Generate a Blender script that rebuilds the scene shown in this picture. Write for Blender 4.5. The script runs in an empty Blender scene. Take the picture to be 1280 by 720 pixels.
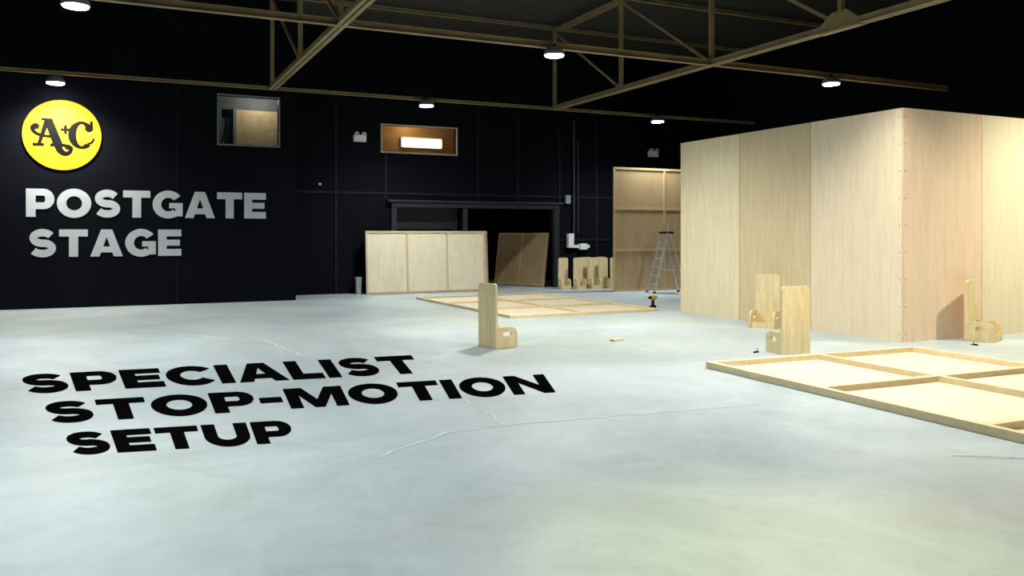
import bpy, bmesh, math, random
from mathutils import Vector, Matrix
random.seed(7)
sc = bpy.context.scene
sc.view_settings.view_transform = 'Standard'
sc.view_settings.look = 'None'
sc.view_settings.exposure = 0.0

# ------------------------------------------------------------------ materials
def newmat(name):
    m = bpy.data.materials.new(name); m.use_nodes = True
    nt = m.node_tree
    return m, nt, nt.nodes['Principled BSDF']

def plain(name, col, rough=0.5, metal=0.0, var=0.12, scale=6.0, bump=0.0, emit=None, es=0.0, spec=0.5):
    m, nt, b = newmat(name)
    N, L = nt.nodes, nt.links
    tc = N.new('ShaderNodeTexCoord'); nz = N.new('ShaderNodeTexNoise')
    nz.inputs['Scale'].default_value = scale; nz.inputs['Detail'].default_value = 5
    L.new(tc.outputs['Object'], nz.inputs['Vector'])
    rp = N.new('ShaderNodeValToRGB')
    rp.color_ramp.elements[0].position = 0.3; rp.color_ramp.elements[1].position = 0.7
    rp.color_ramp.elements[0].color = [c*(1-var) for c in col]+[1]
    rp.color_ramp.elements[1].color = [min(1, c*(1+var)) for c in col]+[1]
    L.new(nz.outputs['Fac'], rp.inputs['Fac']); L.new(rp.outputs['Color'], b.inputs['Base Color'])
    b.inputs['Roughness'].default_value = rough; b.inputs['Metallic'].default_value = metal
    b.inputs['Specular IOR Level'].default_value = spec
    if bump > 0:
        bp = N.new('ShaderNodeBump'); bp.inputs['Strength'].default_value = bump; bp.inputs['Distance'].default_value = 0.01
        L.new(nz.outputs['Fac'], bp.inputs['Height']); L.new(bp.outputs['Normal'], b.inputs['Normal'])
    if emit:
        b.inputs['Emission Color'].default_value = list(emit)+[1]; b.inputs['Emission Strength'].default_value = es
    return m

def wood(name, c1, c2, stretch=(6, 6, 0.6), rough=0.6, scale=2.0):
    m, nt, b = newmat(name)
    N, L = nt.nodes, nt.links
    tc = N.new('ShaderNodeTexCoord'); mp = N.new('ShaderNodeMapping')
    mp.inputs['Scale'].default_value = stretch
    L.new(tc.outputs['Object'], mp.inputs['Vector'])
    nz = N.new('ShaderNodeTexNoise'); nz.inputs['Scale'].default_value = scale
    nz.inputs['Detail'].default_value = 7; nz.inputs['Distortion'].default_value = 0.8
    L.new(mp.outputs['Vector'], nz.inputs['Vector'])
    n2 = N.new('ShaderNodeTexNoise'); n2.inputs['Scale'].default_value = scale*9; n2.inputs['Detail'].default_value = 4
    L.new(mp.outputs['Vector'], n2.inputs['Vector'])
    mx = N.new('ShaderNodeMath'); mx.operation = 'MULTIPLY_ADD'; mx.inputs[1].default_value = 0.35
    L.new(n2.outputs['Fac'], mx.inputs[0])
    ms = N.new('ShaderNodeMath'); ms.operation = 'MULTIPLY'; ms.inputs[1].default_value = 0.65
    L.new(nz.outputs['Fac'], ms.inputs[0]); L.new(ms.outputs[0], mx.inputs[2])
    rp = N.new('ShaderNodeValToRGB')
    rp.color_ramp.elements[0].position = 0.33; rp.color_ramp.elements[1].position = 0.64
    rp.color_ramp.elements[0].color = list(c1)+[1]; rp.color_ramp.elements[1].color = list(c2)+[1]
    L.new(mx.outputs[0], rp.inputs['Fac']); L.new(rp.outputs['Color'], b.inputs['Base Color'])
    b.inputs['Roughness'].default_value = rough
    bp = N.new('ShaderNodeBump'); bp.inputs['Strength'].default_value = 0.06; bp.inputs['Distance'].default_value = 0.004
    L.new(mx.outputs[0], bp.inputs['Height']); L.new(bp.outputs['Normal'], b.inputs['Normal'])
    return m

M_blackwall = plain('black_painted_board', (0.0026, 0.0034, 0.0068), 0.65, var=0.25, scale=1.2, spec=0.08)
M_batten = plain('black_batten', (0.0062, 0.0074, 0.0118), 0.6, var=0.2, spec=0.18)
M_ceiling = plain('dark_roof_sheet', (0.016, 0.015, 0.010), 0.7, var=0.25)
M_black = plain('matt_black', (0.005, 0.005, 0.006), 0.7, spec=0.2)
M_steel = plain('painted_truss_steel', (0.245, 0.185, 0.090), 0.55, var=0.2, scale=3)
M_white = plain('white_plastic', (0.80, 0.82, 0.83), 0.4, var=0.03)
M_grey = plain('grey_plastic', (0.3, 0.32, 0.33), 0.5)
M_letter = plain('white_vinyl', (0.56, 0.59, 0.64), 0.5, var=0.04, scale=3)
M_ink = plain('black_floor_vinyl', (0.002, 0.002, 0.002), 1.0, spec=0.0)
M_logoink = plain('sign_black', (0.004, 0.004, 0.004), 0.8, spec=0.1)
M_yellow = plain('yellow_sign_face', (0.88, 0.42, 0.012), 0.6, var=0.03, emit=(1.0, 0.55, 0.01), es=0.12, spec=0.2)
M_alu = plain('ladder_aluminium', (0.62, 0.64, 0.67), 0.4, metal=0.6, var=0.1)
M_drilly = plain('drill_yellow', (0.75, 0.45, 0.02), 0.4)
M_red = plain('red_callpoint', (0.5, 0.02, 0.02), 0.4)
M_crack = plain('crack_filler', (0.64, 0.69, 0.70), 0.6, var=0.12, scale=8)
M_crackd = plain('dark_crack', (0.2, 0.22, 0.22), 0.7, var=0.3, scale=8)
M_conduit = plain('dark_conduit', (0.040, 0.045, 0.055), 0.45, spec=0.4)
M_doorf = plain('door_frame_black', (0.020, 0.023, 0.030), 0.45, spec=0.3)
M_winframe = plain('window_frame_paint', (0.16, 0.18, 0.19), 0.5)
M_winframe2 = plain('window_frame_cream', (0.5, 0.45, 0.33), 0.5)
M_beige = plain('beige_plaster', (0.46, 0.36, 0.21), 0.8)
M_greyroom = plain('grey_plaster', (0.10, 0.12, 0.13), 0.8)
M_lampglow = plain('lamp_glass', (1, 1, 1), 0.3, emit=(0.9, 0.98, 1.0), es=80)
M_tube = plain('tube_glass', (1, 1, 1), 0.3, emit=(1.0, 0.84, 0.50), es=2.6)
PLY1 = wood('ply_birch_pale', (0.66, 0.57, 0.38), (0.76, 0.68, 0.48))
PLY2 = wood('ply_birch_tan', (0.55, 0.44, 0.27), (0.66, 0.55, 0.36))
PLY3 = wood('ply_birch_pink', (0.70, 0.50, 0.36), (0.79, 0.61, 0.46))
PLY4 = wood('ply_birch_warm', (0.69, 0.57, 0.41), (0.78, 0.67, 0.50))
SEAM = plain('panel_joint_gap', (0.08, 0.055, 0.03), 0.9)
PLYH = wood('ply_flat_face', (0.60, 0.51, 0.36), (0.70, 0.62, 0.46), stretch=(5, 0.7, 5))
PLYV = wood('ply_upright_face', (0.72, 0.62, 0.44), (0.82, 0.73, 0.55), stretch=(4, 4, 0.8))
PLYB = wood('ply_back_brown', (0.40, 0.265, 0.13), (0.49, 0.34, 0.18), stretch=(4, 4, 0.6))
PINE = wood('pine_batten', (0.62, 0.47, 0.26), (0.76, 0.62, 0.38), stretch=(4, 4, 4))
PINEF = wood('pine_frame_rail', (0.62, 0.49, 0.28), (0.74, 0.61, 0.38), stretch=(4, 4, 4))
PINED = wood('pine_batten_dark', (0.48, 0.34, 0.17), (0.57, 0.42, 0.22), stretch=(4, 4, 4))
PINE2 = wood('pine_batten_pale', (0.56, 0.42, 0.24), (0.68, 0.53, 0.32), stretch=(4, 4, 4))
PINEB = wood('pine_brace', (0.60, 0.47, 0.24), (0.78, 0.66, 0.40), stretch=(7, 7, 0.7), scale=3)
PLYW = wood('ply_window_room', (0.34, 0.18, 0.06), (0.50, 0.30, 0.12), stretch=(0.6, 4, 5))

def floor_mat():
    m, nt, b = newmat('painted_concrete_floor')
    N, L = nt.nodes, nt.links
    tc = N.new('ShaderNodeTexCoord')
    def noise(sc_, det, dist=0.0, rough=0.55):
        n = N.new('ShaderNodeTexNoise'); n.inputs['Scale'].default_value = sc_; n.inputs['Detail'].default_value = det
        n.inputs['Distortion'].default_value = dist; n.inputs['Roughness'].default_value = rough
        L.new(tc.outputs['Object'], n.inputs['Vector']); return n
    a = noise(0.38, 7, 1.2, .6); r1 = N.new('ShaderNodeValToRGB')
    r1.color_ramp.elements[0].position = 0.34; r1.color_ramp.elements[1].position = 0.66
    r1.color_ramp.elements[0].color = (0.37, 0.43, 0.455, 1); r1.color_ramp.elements[1].color = (0.50, 0.565, 0.59, 1)
    L.new(a.outputs['Fac'], r1.inputs['Fac'])
    c = noise(0.22, 3, 0.4); r2 = N.new('ShaderNodeValToRGB')
    r2.color_ramp.elements[0].position = 0.50; r2.color_ramp.elements[1].position = 0.70
    r2.color_ramp.elements[0].color = (0, 0, 0, 1); r2.color_ramp.elements[1].color = (0.5, 0.5, 0.5, 1)
    L.new(c.outputs['Fac'], r2.inputs['Fac'])
    mx = N.new('ShaderNodeMix'); mx.data_type = 'RGBA'
    L.new(r2.outputs['Color'], mx.inputs['Factor']); L.new(r1.outputs['Color'], mx.inputs['A'])
    mx.inputs['B'].default_value = (0.42, 0.44, 0.34, 1)
    d = noise(2.0, 10, 1.8, 0.72); r3 = N.new('ShaderNodeValToRGB')
    r3.color_ramp.elements[0].position = 0.28; r3.color_ramp.elements[1].position = 0.6
    r3.color_ramp.elements[0].color = (0.82, 0.83, 0.83, 1); r3.color_ramp.elements[1].color = (1, 1, 1, 1)
    L.new(d.outputs['Fac'], r3.inputs['Fac'])
    m2 = N.new('ShaderNodeMix'); m2.data_type = 'RGBA'; m2.blend_type = 'MULTIPLY'; m2.inputs['Factor'].default_value = 1
    L.new(mx.outputs['Result'], m2.inputs['A']); L.new(r3.outputs['Color'], m2.inputs['B'])
    L.new(m2.outputs['Result'], b.inputs['Base Color'])
    rr = N.new('ShaderNodeMapRange'); rr.inputs['To Min'].default_value = 0.34; rr.inputs['To Max'].default_value = 0.58
    L.new(d.outputs['Fac'], rr.inputs['Value']); L.new(rr.outputs['Result'], b.inputs['Roughness'])
    b.inputs['Specular IOR Level'].default_value = 0.38
    bp = N.new('ShaderNodeBump'); bp.inputs['Strength'].default_value = 0.12; bp.inputs['Distance'].default_value = 0.01
    L.new(a.outputs['Fac'], bp.inputs['Height']); L.new(bp.outputs['Normal'], b.inputs['Normal'])
    return m
M_floor = floor_mat()

# ------------------------------------------------------------------ mesh builder
class MB:
    def __init__(s): s.v = []; s.f = []; s.mi = []; s.mats = []; s.sm = []
    def mat(s, m):
        if m not in s.mats: s.mats.append(m)
        return s.mats.index(m)
    def raw(s, verts, faces, m, smooth=False):
        o = len(s.v); k = s.mat(m)
        s.v += [tuple(v) for v in verts]
        for f in faces: s.f.append([i+o for i in f]); s.mi.append(k); s.sm.append(smooth)
    def box(s, lo, hi, m, M=None):
        x0, y0, z0 = lo; x1, y1, z1 = hi
        vs = [(x0,y0,z0),(x1,y0,z0),(x1,y1,z0),(x0,y1,z0),(x0,y0,z1),(x1,y0,z1),(x1,y1,z1),(x0,y1,z1)]
        if M is not None: vs = [M @ Vector(v) for v in vs]
        s.raw(vs, [(0,3,2,1),(4,5,6,7),(0,1,5,4),(1,2,6,5),(2,3,7,6),(3,0,4,7)], m)
    def beam(s, p, q, w, h, m):
        p = Vector(p); q = Vector(q); d = q-p; L = d.length; d.normalize()
        up = Vector((0,0,1)) if abs(d.z) < 0.95 else Vector((0,1,0))
        x = d.cross(up).normalized(); z = x.cross(d)
        M = Matrix((( x.x,d.x,z.x,p.x),(x.y,d.y,z.y,p.y),(x.z,d.z,z.z,p.z),(0,0,0,1)))
        s.box((-w/2,0,-h/2),(w/2,L,h/2),m,M)
    def cyl(s, p, q, r, m, n=20, r2=None):
        p = Vector(p); q = Vector(q); d = (q-p).normalized(); r2 = r if r2 is None else r2
        up = Vector((0,0,1)) if abs(d.z) < 0.95 else Vector((0,1,0))
        x = d.cross(up).normalized(); y = d.cross(x)
        vs = []
        for c, rr in ((p, r), (q, r2)):
            for i in range(n):
                a = 2*math.pi*i/n; vs.append(c+x*math.cos(a)*rr+y*math.sin(a)*rr)
        fs = [(i,(i+1)%n,n+(i+1)%n,n+i) for i in range(n)]
        s.raw(vs, fs, m, True); s.raw(vs[:n],[tuple(range(n))[::-1]],m); s.raw(vs[n:],[tuple(range(n))],m)
    def plate(s, outer, holes, t, m, M):
        cu = bpy.data.curves.new('t','CURVE'); cu.dimensions = '2D'; cu.fill_mode = 'BOTH'; cu.extrude = t/2
        for pts in [outer]+holes:
            sp = cu.splines.new('POLY'); sp.points.add(len(pts)-1); sp.use_cyclic_u = True
            for i,(x,y) in enumerate(pts): sp.points[i].co = (x,y,0,1)
        ob = bpy.data.objects.new('t',cu); me = bpy.data.meshes.new_from_object(ob)
        s.raw([M @ v.co for v in me.vertices],[tuple(p.vertices) for p in me.polygons],m)
        bpy.data.objects.remove(ob); bpy.data.curves.remove(cu); bpy.data.meshes.remove(me)
    def prism(s, pts, fn, m):
        n = len(pts)
        vs = [fn(x,y,0) for x,y in pts]+[fn(x,y,1) for x,y in pts]
        fs = [tuple(range(n)), tuple(range(2*n-1,n-1,-1))]+[(i,n+i,n+(i+1)%n,(i+1)%n) for i in range(n)]
        s.raw(vs, fs, m)
    def make(s, name, loc=(0,0,0), rotz=0.0, bevel=0.0):
        me = bpy.data.meshes.new(name); me.from_pydata(s.v,[],s.f)
        for m in s.mats: me.materials.append(m)
        for p,k,q in zip(me.polygons,s.mi,s.sm): p.material_index = k; p.use_smooth = q
        bm = bmesh.new(); bm.from_mesh(me); bmesh.ops.recalc_face_normals(bm, faces=bm.faces); bm.to_mesh(me); bm.free()
        ob = bpy.data.objects.new(name, me); sc.collection.objects.link(ob)
        ob.location = loc; ob.rotation_euler = (0,0,rotz)
        if bevel:
            bv = ob.modifiers.new('bevel','BEVEL'); bv.width = bevel; bv.segments = 2; bv.limit_method = 'ANGLE'
        return ob

# ------------------------------------------------------------------ room shell
XL, XR, Y0, YB, YL, ZC = -11.0, 17.2, -7.0, 22.0, 20.35, 7.2
b = MB(); b.box((XL-.2, Y0-.2, -.15), (XR+.2, YB+5, 0), M_floor); b.make('floor')

def wall_y(b, x0, x1, y, th, z1, holes, m):
    xs = sorted(set([x0,x1]+[h[0] for h in holes]+[h[1] for h in holes]))
    for a, c in zip(xs, xs[1:]):
        mid = (a+c)/2
        hs = sorted([(h[2],h[3]) for h in holes if h[0] < mid < h[1]])
        z = 0
        for q0, q1 in hs:
            if q0 > z: b.box((a,y,z),(c,y+th,q0),m)
            z = q1
        if z < z1: b.box((a,y,z),(c,y+th,z1),m)

W1 = (2.11, 3.46, 3.68, 4.80)
W2 = (6.48, 8.64, 3.83, 4.55)
DR = (6.86, 11.74, 0.0, 2.32)
b = MB(); wall_y(b, XL, 3.87, YL, .15, ZC, [W1], M_blackwall)
b.box((3.72, YL+.15, 0), (3.87, YB, ZC), M_blackwall)
for x in (-5.2, -2.6, 1.22): b.box((x-.012, YL-.008, 0), (x+.012, YL, 4.9), M_batten)
b.make('wall_sign')
b = MB(); wall_y(b, 3.87, XR, YB, .15, ZC, [W2, DR], M_blackwall)
b.make('wall_back')
b = MB()
for x, z0, z1 in ((5.23,0,5.1),(6.59,2.53,3.78),(9.30,2.53,5.1),(10.57,2.53,5.1),(11.95,2.53,5.1),(13.23,0,5.1),(14.5,0,5.1),(16,0,5.1)):
    b.box((x-.035,YB-.03,z0),(x+.035,YB,z1),M_batten)
b.box((3.87,YB-.032,2.66),(XR,YB,2.73),M_batten)
b.box((11.95,YB-.031,1.38),(XR,YB,1.44),M_batten)
b.make('trim_1')
b = MB(); b.box((XR, Y0, 0), (XR+.15, YB, ZC), M_blackwall); b.make('wall_right')
b = MB(); b.box((XL-.15, Y0, 0), (XL, YL, ZC), M_blackwall); b.make('wall_left')
b = MB(); b.box((XL, Y0-.15, 0), (XR, Y0, ZC), M_blackwall); b.make('wall_front')
b = MB(); n = 560; vs = []; fs = []
for i in range(n+1):
    y = Y0 + (YB-Y0)*i/n; z = ZC-.03 + .035*math.sin(i*math.pi/2*1.0+.3)
    vs += [(XL,y,z),(XR,y,z)]
for i in range(n): fs.append((2*i,2*i+1,2*i+3,2*i+2))
b.raw(vs, fs, M_ceiling); b.box((XL-.15,Y0-.15,ZC+.02),(XR+.15,YB+.15,ZC+.12),M_black); b.make('ceiling')

b = MB(); b.box((6.0,YB+4.6,0),(13.2,YB+4.7,3),M_blackwall); b.box((5.9,YB+.15,0),(6.0,YB+4.7,3),M_blackwall)
b.box((13.2,YB+.15,0),(13.3,YB+4.7,3),M_blackwall); b.box((5.9,YB+.15,3),(13.3,YB+4.7,3.1),M_blackwall); b.make('wall_store')
b = MB()
b.box((6.72,YB-.12,0),(6.87,YB,2.46),M_doorf); b.box((11.73,YB-.12,0),(11.9,YB,2.46),M_doorf)
b.box((6.72,YB-.14,2.32),(11.9,YB,2.46),M_doorf); b.box((8.82,YB-.10,0),(8.96,YB,2.32),M_doorf)
b.box((6.60,YB-.20,2.46),(12.0,YB,2.52),M_doorf)
b.make('door_1', bevel=.008)
b = MB(); b.box((6.9,YB+.3,1.72),(8.80,YB+.36,2.32),M_doorf); b.box((8.66,YB+.26,0),(8.74,YB+.3,2.32),M_doorf)
b.make('door_2')

def winframe(b, W, y, m, t=.05, mull=()):
    x0,x1,z0,z1 = W
    b.box((x0-t,y-.04,z0-t),(x1+t,y+.1,z0),m); b.box((x0-t,y-.04,z1),(x1+t,y+.1,z1+t),m)
    b.box((x0-t,y-.04,z0),(x0,y+.1,z1),m); b.box((x1,y-.04,z0),(x1+t,y+.1,z1),m)
b = MB(); winframe(b, W1, YL, M_winframe, .035); b.make('window_1')
b = MB(); x0,x1,z0,z1 = W1; yb = YB-.2
b.box((x0-1,yb,3.4),(x1+.2,yb+.05,5.2),M_greyroom); b.box((x0-1,YL+.15,5.1),(x1+.2,yb,5.2),M_greyroom)
b.box((x0-1,YL+.15,3.4),(x1+.2,yb,3.5),M_greyroom); b.box((x1+.2,YL+.15,3.4),(x1+.24,yb,5.2),M_greyroom)
b.box((x0-1,YL+.15,3.4),(x0-.96,yb,5.2),M_greyroom)
b.box((x0+.55,yb-.12,3.5),(x1+.2,yb,4.68),M_beige); b.box((x0+.48,yb-.16,3.5),(x0+.55,yb,4.72),M_winframe)
b.make('wall_gallery_room')
b = MB()
for a in (0,120,240):
    b.cyl((2.36,21.1,4.2),(2.36+.22*math.cos(math.radians(a+20)),21.1+.22*math.sin(math.radians(a+20)),3.505),.014,M_black,8)
b.cyl((2.36,21.1,4.15),(2.36,21.1,4.42),.018,M_black,8); b.box((2.27,21.02,4.40),(2.45,21.2,4.58),M_black); b.cyl((2.36,21.02,4.49),(2.36,20.92,4.49),.05,M_black,14)
b.make('camera_tripod')
b = MB(); winframe(b, W2, YB, M_winframe2, .035); b.make('window_2')
b = MB(); x0,x1,z0,z1 = W2
b.box((x0-.5,YB+.95,3.5),(x1+.5,YB+1,4.9),PLYW); b.box((x0-.5,YB+.15,4.8),(x1+.5,YB+1,4.9),PLYW); b.box((x0-.5,YB+.15,3.5),(x1+.5,YB+1,3.6),PLYW)
b.box((x0-.5,YB+.15,3.5),(x0-.45,YB+1,4.9),PLYW); b.box((x1+.45,YB+.15,3.5),(x1+.5,YB+1,4.9),PLYW)
b.make('wall_lobby_room')
b = MB(); b.box((7.30,YB+.86,4.06),(8.55,YB+.945,4.36),M_white)
for z in (4.11,4.17,4.23,4.29): b.cyl((7.34,YB+.83,z),(8.51,YB+.83,z),.03,M_tube,12)
b.make('fluorescent_light')

# ------------------------------------------------------------------ roof trusses
ZB, ZT = 4.88, 6.98
NY = [19.5-3.225*i for i in range(9)]
def ytruss(x):
    b = MB(); ya, yb = NY[0], NY[-1]
    for dx in (-.05,.05):
        b.box((x+dx-.035,yb,ZB-.015),(x+dx+.035,ya,ZB),M_steel); b.box((x+dx-.008,yb,ZB),(x+dx+.008,ya,ZB+.10),M_steel)
        b.box((x+dx-.03,yb,ZT),(x+dx+.03,ya,ZT+.015),M_steel); b.box((x+dx-.008,yb,ZT-.09),(x+dx+.008,ya,ZT),M_steel)
    for i, y in enumerate(NY):
        b.box((x-.04,y-.04,ZB),(x+.04,y+.04,ZT),M_steel)
        if i < len(NY)-1:
            b.beam((x,y,ZT-.05),(x,NY[i+1],ZB+.05),.05,.06,M_steel)
        g = [(-.42,0),(.42,0),(.42,.1),(.16,.30),(-.16,.30),(-.42,.1)]
        if i % 2 == 1 and i > 1:
            Mx = Matrix(((0,0,1,x),(1,0,0,y),(0,1,0,ZB-.03),(0,0,0,1)))
            b.plate(g,[],.13,M_steel,Mx)
    b.make('roof_truss')
for x in (3.18, 10.46, -4.1): ytruss(x)
def xbeam(y, z, w, h, x1):
    b = MB()
    b.box((XL,y-w/2,z-.012),(x1,y+w/2,z),M_steel); b.box((XL,y-.008,z),(x1,y+.008,z+h),M_steel)
    b.box((XL,y-w/2,z+h),(x1,y+w/2,z+h+.01),M_steel)
    b.make('roof_beam')
xbeam(19.5, ZB, .08, .05, XR); xbeam(13.05, ZB, .11, .09, XR); xbeam(6.6, ZB, .11, .09, XR); xbeam(.15, ZB, .11, .09, XR)
for y in (19.5, 16.275, 13.05, 9.825, 6.6): xbeam(y, ZT+.02, .07, .06, XR)

# ------------------------------------------------------------------ lamps
def lamp(x, y, P=1150, z=4.80, col=(0.95, 1.0, 0.98), cone=150, blend=.85):
    b = MB()
    b.cyl((0,0,.10),(0,0,.02),.13,M_winframe,24,.18); b.cyl((0,0,.02),(0,0,-.03),.18,M_winframe,24)
    b.cyl((0,0,-.03),(0,0,-.05),.16,M_lampglow,24); b.cyl((0,0,.10),(0,0,.16),.03,M_black,10)
    ob = b.make('ceiling_lamp', (x,y,z-.05))
    l = bpy.data.lights.new('lamp_light','SPOT'); l.energy = P; l.spot_size = math.radians(cone); l.spot_blend = blend
    l.shadow_soft_size = .15; l.color = col
    lo = bpy.data.objects.new('light', l); sc.collection.objects.link(lo); lo.parent = ob; lo.location = (0,0,-.09)
WARM = (1.0, .93, .66)
lamp(-1.16, 19.68, 950, col=(1,1,.86)); lamp(6.81, 19.3, 850); lamp(13.6, 19.3, 850)
lamp(-.52, 12.9, 1050); lamp(6.91, 12.9, 1450, col=(1,.99,.88)); lamp(13.45, 12.9, 900)
lamp(-.5, 6.5, 950); lamp(6.9, 6.5, 1100, col=(1,.99,.92)); lamp(13.6, 6.5, 1500, col=WARM)
lamp(8.9, 7.85, 560, col=(1,.97,.82), cone=125, blend=.6)  # extra lamp added out of view to throw scallops on the plywood enclosure
lamp(-.5, 0.2, 650); lamp(6.9, 0.2, 430, col=WARM)
lamp(3.0, 3.1, 520, col=(1,.92,.32), cone=44, blend=1.0)  # unseen narrow lamp, added to make the yellow pool on the near floor
for y in (12.9, 6.5): lamp(-7.6, y, 1000)
def pl(name, loc, e, col, r=.1):
    l = bpy.data.lights.new(name,'POINT'); l.energy = e; l.color = col; l.shadow_soft_size = r
    o = bpy.data.objects.new(name,l); sc.collection.objects.link(o); o.location = loc
pl('window_room_light', (3.2, 21.2, 4.95), 20, (1,.93,.75))
pl('store_room_light', (9.6, 24.5, 2.7), 14, (1,.95,.85))
pl('lobby_light', (7.5, YB+.45, 4.7), 9, (1,.78,.45))

# ------------------------------------------------------------------ lettering
def arc(cx,cy,ro,ri,a0,a1,n=28):
    out = []
    for i in range(n):
        a = math.radians(a0+(a1-a0)*i/n); c = math.radians(a0+(a1-a0)*(i+1)/n)
        out.append([(cx+ro[0]*math.cos(a),cy+ro[1]*math.sin(a)),(cx+ro[0]*math.cos(c),cy+ro[1]*math.sin(c)),
                    (cx+ri[0]*math.cos(c),cy+ri[1]*math.sin(c)),(cx+ri[0]*math.cos(a),cy+ri[1]*math.sin(a))])
    return out
def R(x0,y0,x1,y1): return [(x0,y0),(x1,y0),(x1,y1),(x0,y1)]
def stroke(pts, ws):
    out = []; L = []; n = len(pts)
    for i,(x,y) in enumerate(pts):
        x0,y0 = pts[max(0,i-1)]; x1,y1 = pts[min(n-1,i+1)]
        d = math.hypot(x1-x0,y1-y0) or 1; w = (ws[i] if isinstance(ws,(list,tuple)) else ws)/2
        nx,ny = -(y1-y0)/d*w,(x1-x0)/d*w; L.append(((x+nx,y+ny),(x-nx,y-ny)))
    for p,q in zip(L,L[1:]): out.append([p[0],p[1],q[1],q[0]])
    return out
def glyph(ch):
    V, H = .34, .26
    if ch == 'I': return [R(0,0,V,1)], V
    if ch == 'L': return [R(0,0,V,1),R(V,0,.84,H)], .84
    if ch == 'E': return [R(0,0,V,1),R(V,0,.94,H),R(V,.385,.88,.615),R(V,1-H,.94,1)], .94
    if ch == 'T': return [R(0,1-H,1.06,1),R(.36,0,.70,1-H)], 1.06
    if ch == 'O': return arc(.63,.5,(.63,.525),(.29,.255),0,360,56), 1.26
    if ch == 'P': return [R(0,0,V,1),R(V,.755,.62,1),R(V,.275,.62,.515)]+arc(.62,.6375,(.39,.3625),(.06,.1225),-90,90), 1.01
    if ch == 'C': return arc(.62,.5,(.62,.525),(.28,.255),38,322,48), 1.14
    if ch == 'G': return arc(.62,.5,(.62,.525),(.28,.255),38,312,48)+[R(.66,.36,1.20,.56),R(.90,.06,1.20,.36)], 1.20
    if ch == 'U': return [R(0,.42,V,1),R(.81,.42,1.15,1)]+arc(.575,.42,(.575,.445),(.235,.17),180,360), 1.15
    if ch == 'N': return [R(0,0,.32,1),R(.88,0,1.20,1),[(.32,1),(.32,.60),(.88,0),(.88,.40)]], 1.20
    if ch == 'M': return [R(0,0,.31,1),R(1.13,0,1.44,1),[(.31,1),(.31,.62),(.60,.0),(.72,.0),(.72,.36),(.44,1)],[(1.13,1),(1.0,1),(.72,.36),(.72,0),(.84,0),(1.13,.62)]], 1.44
    if ch == 'A': return [[(0,0),(.35,0),(.62,.72),(.62,1),(.41,1)],[(1.24,0),(.89,0),(.62,.72),(.62,1),(.83,1)],[(.405,.15),(.835,.15),(.755,.37),(.485,.37)]], 1.24
    if ch == '-': return [R(.02,.33,.56,.59)], .58
    if ch == 'S':
        p = []
        for i in range(24): a = math.radians(25+(270-25)*i/23); p.append((.51+.33*math.cos(a),.69+.19*math.sin(a)))
        for i in range(1,24): a = math.radians(90-(245)*i/23); p.append((.51+.355*math.cos(a),.315+.19*math.sin(a)))
        return stroke(p,.268), 1.02
    return [], .4
def layout(word, gap=.09):
    x = 0; out = []
    for ch in word:
        g, w = glyph(ch); out += [[(px+x,py) for px,py in poly] for poly in g]; x += w+gap
    return out, x-gap
def wall_text(name, word, x0, x1, z0, z1):
    polys, w = layout(word); b = MB()
    for i, p in enumerate(polys):
        fn = lambda x,y,k: (x0+(x1-x0)*x/w, YL-(.012+.0004*(i%5) if k==0 else 0.0), z0+(z1-z0)*y)
        b.prism(p, fn, M_letter)
    return b.make(name)
def floor_text(name, word, TL, BL, TR, BR):
    polys, w = layout(word,.10); b = MB()
    TL,BL,TR,BR = map(Vector,(TL,BL,TR,BR))
    for i, p in enumerate(polys):
        def fn(x,y,k):
            s = x/w; q = (BL*(1-s)+BR*s)*(1-y)+(TL*(1-s)+TR*s)*y
            return (q.x,q.y,.005+.0003*(i%5) if k==0 else .0005)
        b.prism(p, fn, M_ink)
    return b.make(name)
wt = bpy.data.objects.new('wall_lettering', None); sc.collection.objects.link(wt)
for o in (wall_text('postgate','POSTGATE',-1.75,3.17,1.955,2.555), wall_text('stage','STAGE',-1.71,1.31,1.10,1.69)): o.parent = wt
ft = bpy.data.objects.new('floor_lettering', None); sc.collection.objects.link(ft)
for o in (floor_text('specialist','SPECIALIST',(-1.01,10.88),(-.84,9.60),(3.48,10.48),(3.20,9.10)),
          floor_text('stop_motion','STOP-MOTION',(-.65,9.02),(-.53,8.01),(4.37,8.42),(3.99,7.42)),
          floor_text('setup','SETUP',(-.40,7.57),(-.31,6.80),(1.32,7.28),(1.24,6.50))): o.parent = ft

# round logo sign
b = MB(); CX, CZ, RR = -1.07, 3.715, .75
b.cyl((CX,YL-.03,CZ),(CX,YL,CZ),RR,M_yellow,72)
def cat(P, n=10):
    P = [P[0]]+P+[P[-1]]; out = []
    for i in range(1,len(P)-2):
        for k in range(n):
            t = k/n; out.append(tuple(.5*((2*P[i][j])+(-P[i-1][j]+P[i+1][j])*t+(2*P[i-1][j]-5*P[i][j]+4*P[i+1][j]-P[i+2][j])*t*t+(-P[i-1][j]+3*P[i][j]-3*P[i+1][j]+P[i+2][j])*t**3) for j in range(len(P[0]))))
    out.append(P[-2]); return out
cnt = [0]
def lp(poly):
    cnt[0] += 1; e = .0003*(cnt[0] % 6)
    b.prism(poly, lambda x,y,k: (CX+x*RR, YL-(.033+e if k==0 else .025), CZ+y*RR), M_logoink)
def ink(P):
    c = cat(P)
    for q in stroke([(a[0],a[1]) for a in c],[a[2] for a in c]): lp(q)
def dot(x,y,r): lp([(x+r*math.cos(i*math.pi/10),y+r*math.sin(i*math.pi/10)) for i in range(20)])
for q in ([(-.47,.45),(-.25,.45),(.02,-.28),(-.24,-.28)],[(-.44,.45),(-.35,.28),(-.54,-.28),(-.63,-.28)]): lp(q)
lp(R(-.74,-.34,-.46,-.25)); lp(R(-.31,-.34,.09,-.25)); lp(R(-.53,.39,-.25,.46))
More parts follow.
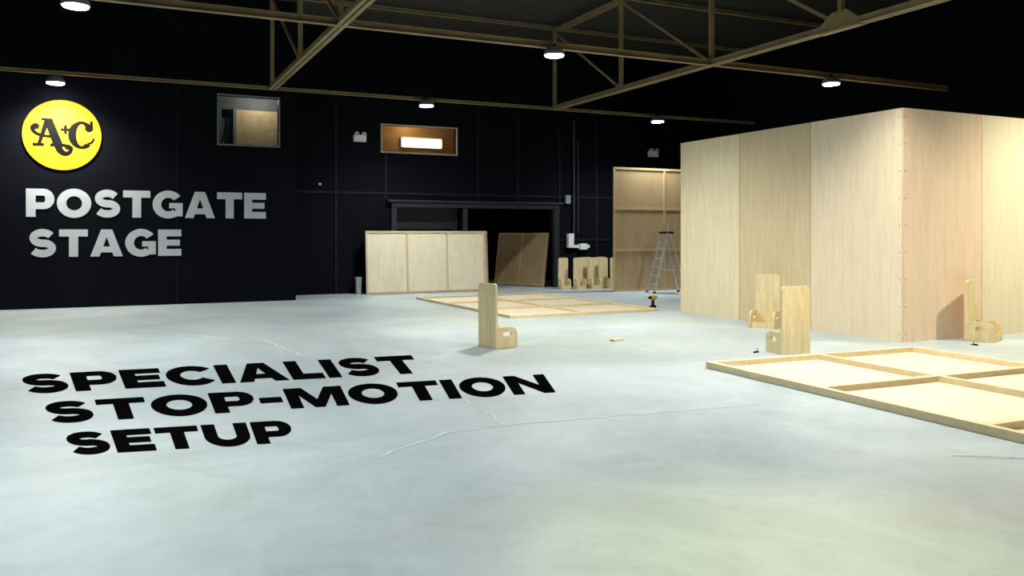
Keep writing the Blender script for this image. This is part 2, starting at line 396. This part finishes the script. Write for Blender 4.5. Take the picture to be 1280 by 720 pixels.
ink([(-.18,-.06,.08),(-.38,-.05,.08),(-.56,-.02,.09),(-.70,.06,.10),(-.76,.18,.09),(-.70,.27,.07)]); dot(-.66,.22,.09)
for q in arc(.49,.02,(.35,.40),(.14,.31),48,312,40): lp(q)
dot(.68,.22,.11); lp(R(.70,.18,.78,.43)); ink([(.64,-.24,.07),(.76,-.17,.06),(.81,-.06,.05)])
lp(R(-.05,.115,.21,.195)); lp(R(.04,.025,.12,.285))
ink([(-.12,-.30,.18),(-.06,-.44,.17),(.06,-.53,.14),(.18,-.49,.11),(.23,-.36,.08),(.14,-.30,.06)]); dot(.14,-.34,.08)
b.make('round_logo_sign')

# ------------------------------------------------------------------ plywood enclosure
b = MB(); BX0, BX1, BY0, BY1, BH = 10.43, 15.7, 8.65, 14.0, 3.45
ys = [BY0, 10.45, 12.21, BY1]
for i, m in enumerate((PLY4, PLY2, PLY1)): b.box((BX0,ys[i]+.006,0.0),(BX0+.012,ys[i+1]-.006,BH),m)
xs = [BX0+.002, 12.17, 13.93, BX1]
for i in range(3): b.box((xs[i]+.006,BY0-.012,0.0),(xs[i+1]-.006,BY0,BH),[PLY3,PLY4,PLY1][i])
b.box((BX1-.012,BY0,0),(BX1,BY1,BH),PLY1); b.box((BX0+.013,BY1-.012,0),(BX1-.013,BY1,BH),PLY1)
for y in ys[1:3]: b.box((BX0+.008,y-.02,0),(BX0+.013,y+.02,BH-.001),SEAM)
for x in xs[1:3]: b.box((x-.02,BY0-.003,0),(x+.02,BY0+.001,BH-.001),SEAM)
def framing(p0, p1, nrm):
    p0 = Vector(p0); p1 = Vector(p1); nrm = Vector(nrm)
    for k in range(7):
        q = p0.lerp(p1,k/6)+nrm*.04; b.box((q.x-.025,q.y-.025,0),(q.x+.025,q.y+.025,BH),PINE)
    for z in (.03,1.72,BH-.03): b.beam(p0+nrm*.04+Vector((0,0,z)),p1+nrm*.04+Vector((0,0,z)),.05,.055,PINE)
framing((BX0+.03,BY0+.06,0),(BX0+.03,BY1-.06,0),(1,0,0)); framing((BX0+.1,BY0+.03,0),(BX1-.1,BY0+.03,0),(0,1,0))
framing((BX1-.07,BY0+.06,0),(BX1-.07,BY1-.06,0),(0,0,0)); framing((BX0+.1,BY1-.03,0),(BX1-.1,BY1-.03,0),(0,-1,0))
for z in [0.12+.4*i for i in range(9)]:
    b.cyl((BX0+.05,BY0-.012,z),(BX0+.05,BY0-.016,z),.008,M_black,8); b.cyl((BX0,BY0+.05,z),(BX0-.004,BY0+.05,z),.008,M_black,8)
b.make('plywood_enclosure')

# ------------------------------------------------------------------ scenery flats
def flat(b, Wd, Ht, nx, ny, M, face=PLYH, rail=PINE, t=.075, rw=.075):
    b.box((0,0,0),(Wd,Ht,.01),face,M)
    for i in range(nx+1):
        x = Wd*i/nx; x = min(max(x,rw/2),Wd-rw/2); b.box((x-rw/2,0,.01),(x+rw/2,Ht,t),rail,M)
    for j in range(ny+1):
        y = Ht*j/ny; y = min(max(y,rw/2),Ht-rw/2)
        for i in range(nx):
            xa = max(Wd*i/nx,0)+(rw if i==0 else rw/2); xb = Wd*(i+1)/nx-(rw if i==nx-1 else rw/2)
            b.box((xa,y-rw/2,.01),(xb,y+rw/2,t-.003),rail,M)
def TR(loc, rz=0, rx=0): return Matrix.Translation(loc) @ Matrix.Rotation(rz,4,'Z') @ Matrix.Rotation(rx,4,'X')
b = MB(); flat(b, 3.40, 5.35, 2, 3, Matrix.Translation((0,-5.35,0)), rail=PINEF, t=.075); b.make('scenery_flat',(6.33,8.00,.002),math.radians(-1.5))
b = MB(); flat(b, 3.42, 5.2, 2, 3, Matrix.Identity(4), rail=PINEF, t=.055); b.make('scenery_flat',(6.68,14.22,.002),math.radians(1.2))
b = MB()
flat(b, 3.4, 3.43, 2, 3, TR((0,0,0),0,math.radians(90)), face=PLYB, rail=PINED, t=.025, rw=.06); b.make('scenery_flat',(12.3,19.55,.002))
for k in range(5):
    b = MB(); flat(b, 3.45, 1.66, 3, 1, TR((0,0,0),0,math.radians(86)), face=PLYV, rail=PINE2, t=.04, rw=.05)
    b.make('leaning_flat',(5.90+.045*k,21.45+.065*k,.012),math.radians(1.0))
b = MB(); flat(b, 2.15, 1.62, 2, 1, TR((0,0,0),0,math.radians(82)), face=PLYB, rail=PINED, t=.06, rw=.07)
b.make('leaning_flat',(10.84,24.2,.012),math.radians(-71))

# ------------------------------------------------------------------ stage braces
def brace(x, y, n, h=.9, w=.43, D=.36):
    b = MB()
    r = .05; pts = [(-w/2,0),(w/2,0),(w/2,h-r)]+[(w/2-r+r*math.cos(a),h-r+r*math.sin(a)) for a in [math.radians(q) for q in range(15,90,15)]]
    pts += [(w/2-r,h),(-w/2+r,h)]+[(-w/2+r+r*math.cos(a),h-r+r*math.sin(a)) for a in [math.radians(q) for q in range(105,180,15)]]+[(-w/2,h-r)]
    b.plate(pts,[],.036,PINEB,Matrix(((0,0,1,0),(1,0,0,0),(0,1,0,0),(0,0,0,1))))
    ch, R2 = .29, .12
    side = [(.02,0),(D,0),(D,ch-R2)]+[(D-R2+R2*math.cos(math.radians(q)),ch-R2+R2*math.sin(math.radians(q))) for q in range(10,90,10)]+[(D-R2,ch),(.02,ch)]
    hole = []
    for q in range(-90,91,15): hole.append((D*.62+.03*math.cos(math.radians(q)),.19+.03*math.sin(math.radians(q))))
    for q in range(90,271,15): hole.append((D*.40+.03*math.cos(math.radians(q)),.19+.03*math.sin(math.radians(q))))
    for s in (-1,1):
        b.plate(side,[hole],.03,PINEB,Matrix(((1,0,0,0),(0,0,1,s*(w/2-.017)),(0,1,0,0),(0,0,0,1))))
    b.box((.02,-w/2+.033,0),(D-.02,w/2-.033,.03),PINEB); b.box((D-.04,-w/2+.033,0),(D-.012,w/2-.033,.10),PINEB)
    b.make('stage_brace',(x,y,.001),math.atan2(n[1],n[0]),bevel=.003)
brace(4.72,10.79,(.98,.19)); brace(8.13,8.41,(.14,.99)); brace(10.12,11.12,(-.85,-.515)); brace(11.66,8.44,(.33,-.94))
for i,(x,y,a) in enumerate([(11.70,21.3,-95),(12.08,21.1,-88),(12.34,21.28,92),(12.60,21.1,-95),(12.84,20.95,90),(13.08,20.70,88),(13.32,20.48,92),(12.66,21.6,-90),(13.1,21.5,-90)]):
    brace(x,y,(math.cos(math.radians(a)),math.sin(math.radians(a))),w=.30,D=.24)

# ------------------------------------------------------------------ step ladder
b = MB(); Hh = 1.62
for s in (-1,1):
    b.beam((0,s*.24,0),(.42,s*.16,Hh),.03,.06,M_alu); b.beam((.95,s*.25,0),(.50,s*.16,Hh-.05),.025,.04,M_alu)
    b.beam((0.30,s*.2,.62),(.72,s*.2,.62),.01,.02,M_alu)
    b.box((-.03,s*.24-.03,0),(.04,s*.24+.03,.04),M_black); b.box((.91,s*.25-.03,0),(.98,s*.25+.03,.04),M_black)
for i in range(1,7):
    t = i/7; hw = .24-.08*t; b.box((.42*t-.04,-hw,Hh*t-.015),(.42*t+.06,hw,Hh*t+.015),M_alu)
b.box((.34,-.19,Hh-.02),(.60,.19,Hh+.03),M_black)
b.beam((.80,-.24,.4),(.80,.24,.4),.02,.03,M_alu)
b.beam((.42,-.16,Hh),(.47,-.13,Hh+.22),.02,.02,M_alu); b.beam((.42,.16,Hh),(.47,.13,Hh+.22),.02,.02,M_alu); b.beam((.47,-.13,Hh+.22),(.47,.13,Hh+.22),.02,.02,M_alu)
b.make('step_ladder',(12.98,18.75,.002),math.radians(-10))

# ------------------------------------------------------------------ small things
b = MB()
b.box((-.06,-.04,0),(.08,.04,.07),M_black); b.box((-.02,-.022,.07),(.035,.022,.20),M_black)
b.cyl((-.09,0,.235),(.08,0,.235),.045,M_drilly,16); b.cyl((.08,0,.235),(.13,0,.235),.034,M_black,14,.028); b.cyl((.13,0,.235),(.18,0,.235),.026,M_black,14,.012)
b.box((.035,-.01,.16),(.055,.01,.20),M_drilly)
b.make('cordless_drill',(10.34,14.84,.002),math.radians(200),bevel=.004)
b = MB(); b.box((-.13,-.035,0),(.13,.035,.03),PINEB); b.box((-.13,-.036,.0),(-.12,.036,.031),PLYB); b.make('timber_offcut',(6.74,10.6,.002),.4,bevel=.002)
for n_,(x,y,r) in enumerate([(7.75,8.74,.3),(11.10,7.98,1.2)]):
    b = MB(); b.box((-.05,-.012,0),(.05,.012,.018),M_black); b.cyl((.03,0,.02),(.03,0,.06),.008,M_grey,8); b.cyl((.05,-.02,.01),(.05,.05,.01),.007,M_grey,8); b.make('screw_clamp',(x,y,.002),r)
b = MB(); b.plate([(-.06,0),(.06,0),(.075,.42),(-.075,.42)],[],.15,M_grey,Matrix(((1,0,0,0),(0,0,-1,0),(0,1,0,0),(0,0,0,1))))
b.box((-.085,-.085,.42),(.085,.085,.45),M_grey); b.make('waste_bin',(5.76,21.72,.002))
for x,z in ((5.86,4.16),(15.3,4.12)):
    b = MB(); b.box((-.17,-.09,-.10),(.17,0,.08),M_white)
    for s in (-1,1): b.cyl((s*.10,-.05,.11),(s*.10,-.14,.10),.045,M_white,16,.055); b.cyl((s*.10,-.141,.10),(s*.10,-.146,.10),.04,M_grey,16); b.box((s*.10-.015,-.05,.07),(s*.10+.015,-.02,.11),M_white)
    b.make('emergency_light',(x,YB-.002,z),bevel=.006)
b = MB(); b.box((-.04,-.05,-.04),(.04,0,.04),M_red); b.box((-.022,-.053,-.022),(.022,-.05,.022),M_white); b.make('fire_call_point',(4.8,YB-.002,2.9),bevel=.004)
b = MB()
b.cyl((12.42,YB-.06,1.35),(12.42,YB-.06,5.0),.035,M_conduit,12); b.cyl((12.56,YB-.06,1.6),(12.56,YB-.06,4.4),.022,M_conduit,12)
for z in (1.9,2.9,3.9,4.6): b.box((12.36,YB-.1,z),(12.62,YB,z+.04),M_batten)
b.box((12.12,YB-.12,2.50),(12.28,YB,2.75),M_grey)
b.box((12.2,YB-.14,1.18),(12.38,YB,1.60),M_white); b.box((12.38,YB-.10,1.17),(12.95,YB,1.26),M_white); b.box((12.6,YB-.14,1.12),(12.85,YB,1.30),M_white)
b.make('wall_conduit')

def crack(pts, w, m, name='floor_crack'):
    P = []
    for (x0,y0),(x1,y1) in zip(pts,pts[1:]):
        for k in range(14):
            t = k/14; P.append((x0+(x1-x0)*t+random.uniform(-.02,.02),y0+(y1-y0)*t+random.uniform(-.02,.02)))
    P.append(pts[-1]); b = MB()
    ws = [w*random.uniform(.4,1.2) for _ in P]
    for q in stroke(P,ws): b.raw([(x,y,.003) for x,y in q],[(0,1,2,3)],m)
    b.make(name)
crack([(1.65,5.79),(2.4,6.29),(3.06,6.32),(5.51,6.07)],.022,M_crack)
crack([(2.94,6.37),(3.05,7.6),(3.32,8.81)],.012,M_crack)
crack([(.22,15.29),(1.0,14.2),(1.4,13.5),(1.99,12.95),(2.2,11.03)],.04,M_crack)
crack([(1.33,14.39),(1.92,14.11),(2.3,14.6)],.03,M_crack)
crack([(5.43,4.08),(6.0,3.7),(7,3.4)],.012,M_crackd)
crack([(-.9,17.0),(.2,16.0),(.9,16.6)],.03,M_crack)

# ------------------------------------------------------------------ camera / world
w = bpy.data.worlds.new('world'); sc.world = w; w.use_nodes = True
w.node_tree.nodes['Background'].inputs[0].default_value = (.02,.022,.025,1)
cd = bpy.data.cameras.new('camera'); cd.sensor_width = 36; cd.lens = 36*1044/1280; cd.shift_y = -68/1280
cam = bpy.data.objects.new('camera', cd); sc.collection.objects.link(cam)
cam.location = (0,0,1.6); cam.rotation_euler = (math.radians(90),0,math.radians(-25.28)); sc.camera = cam
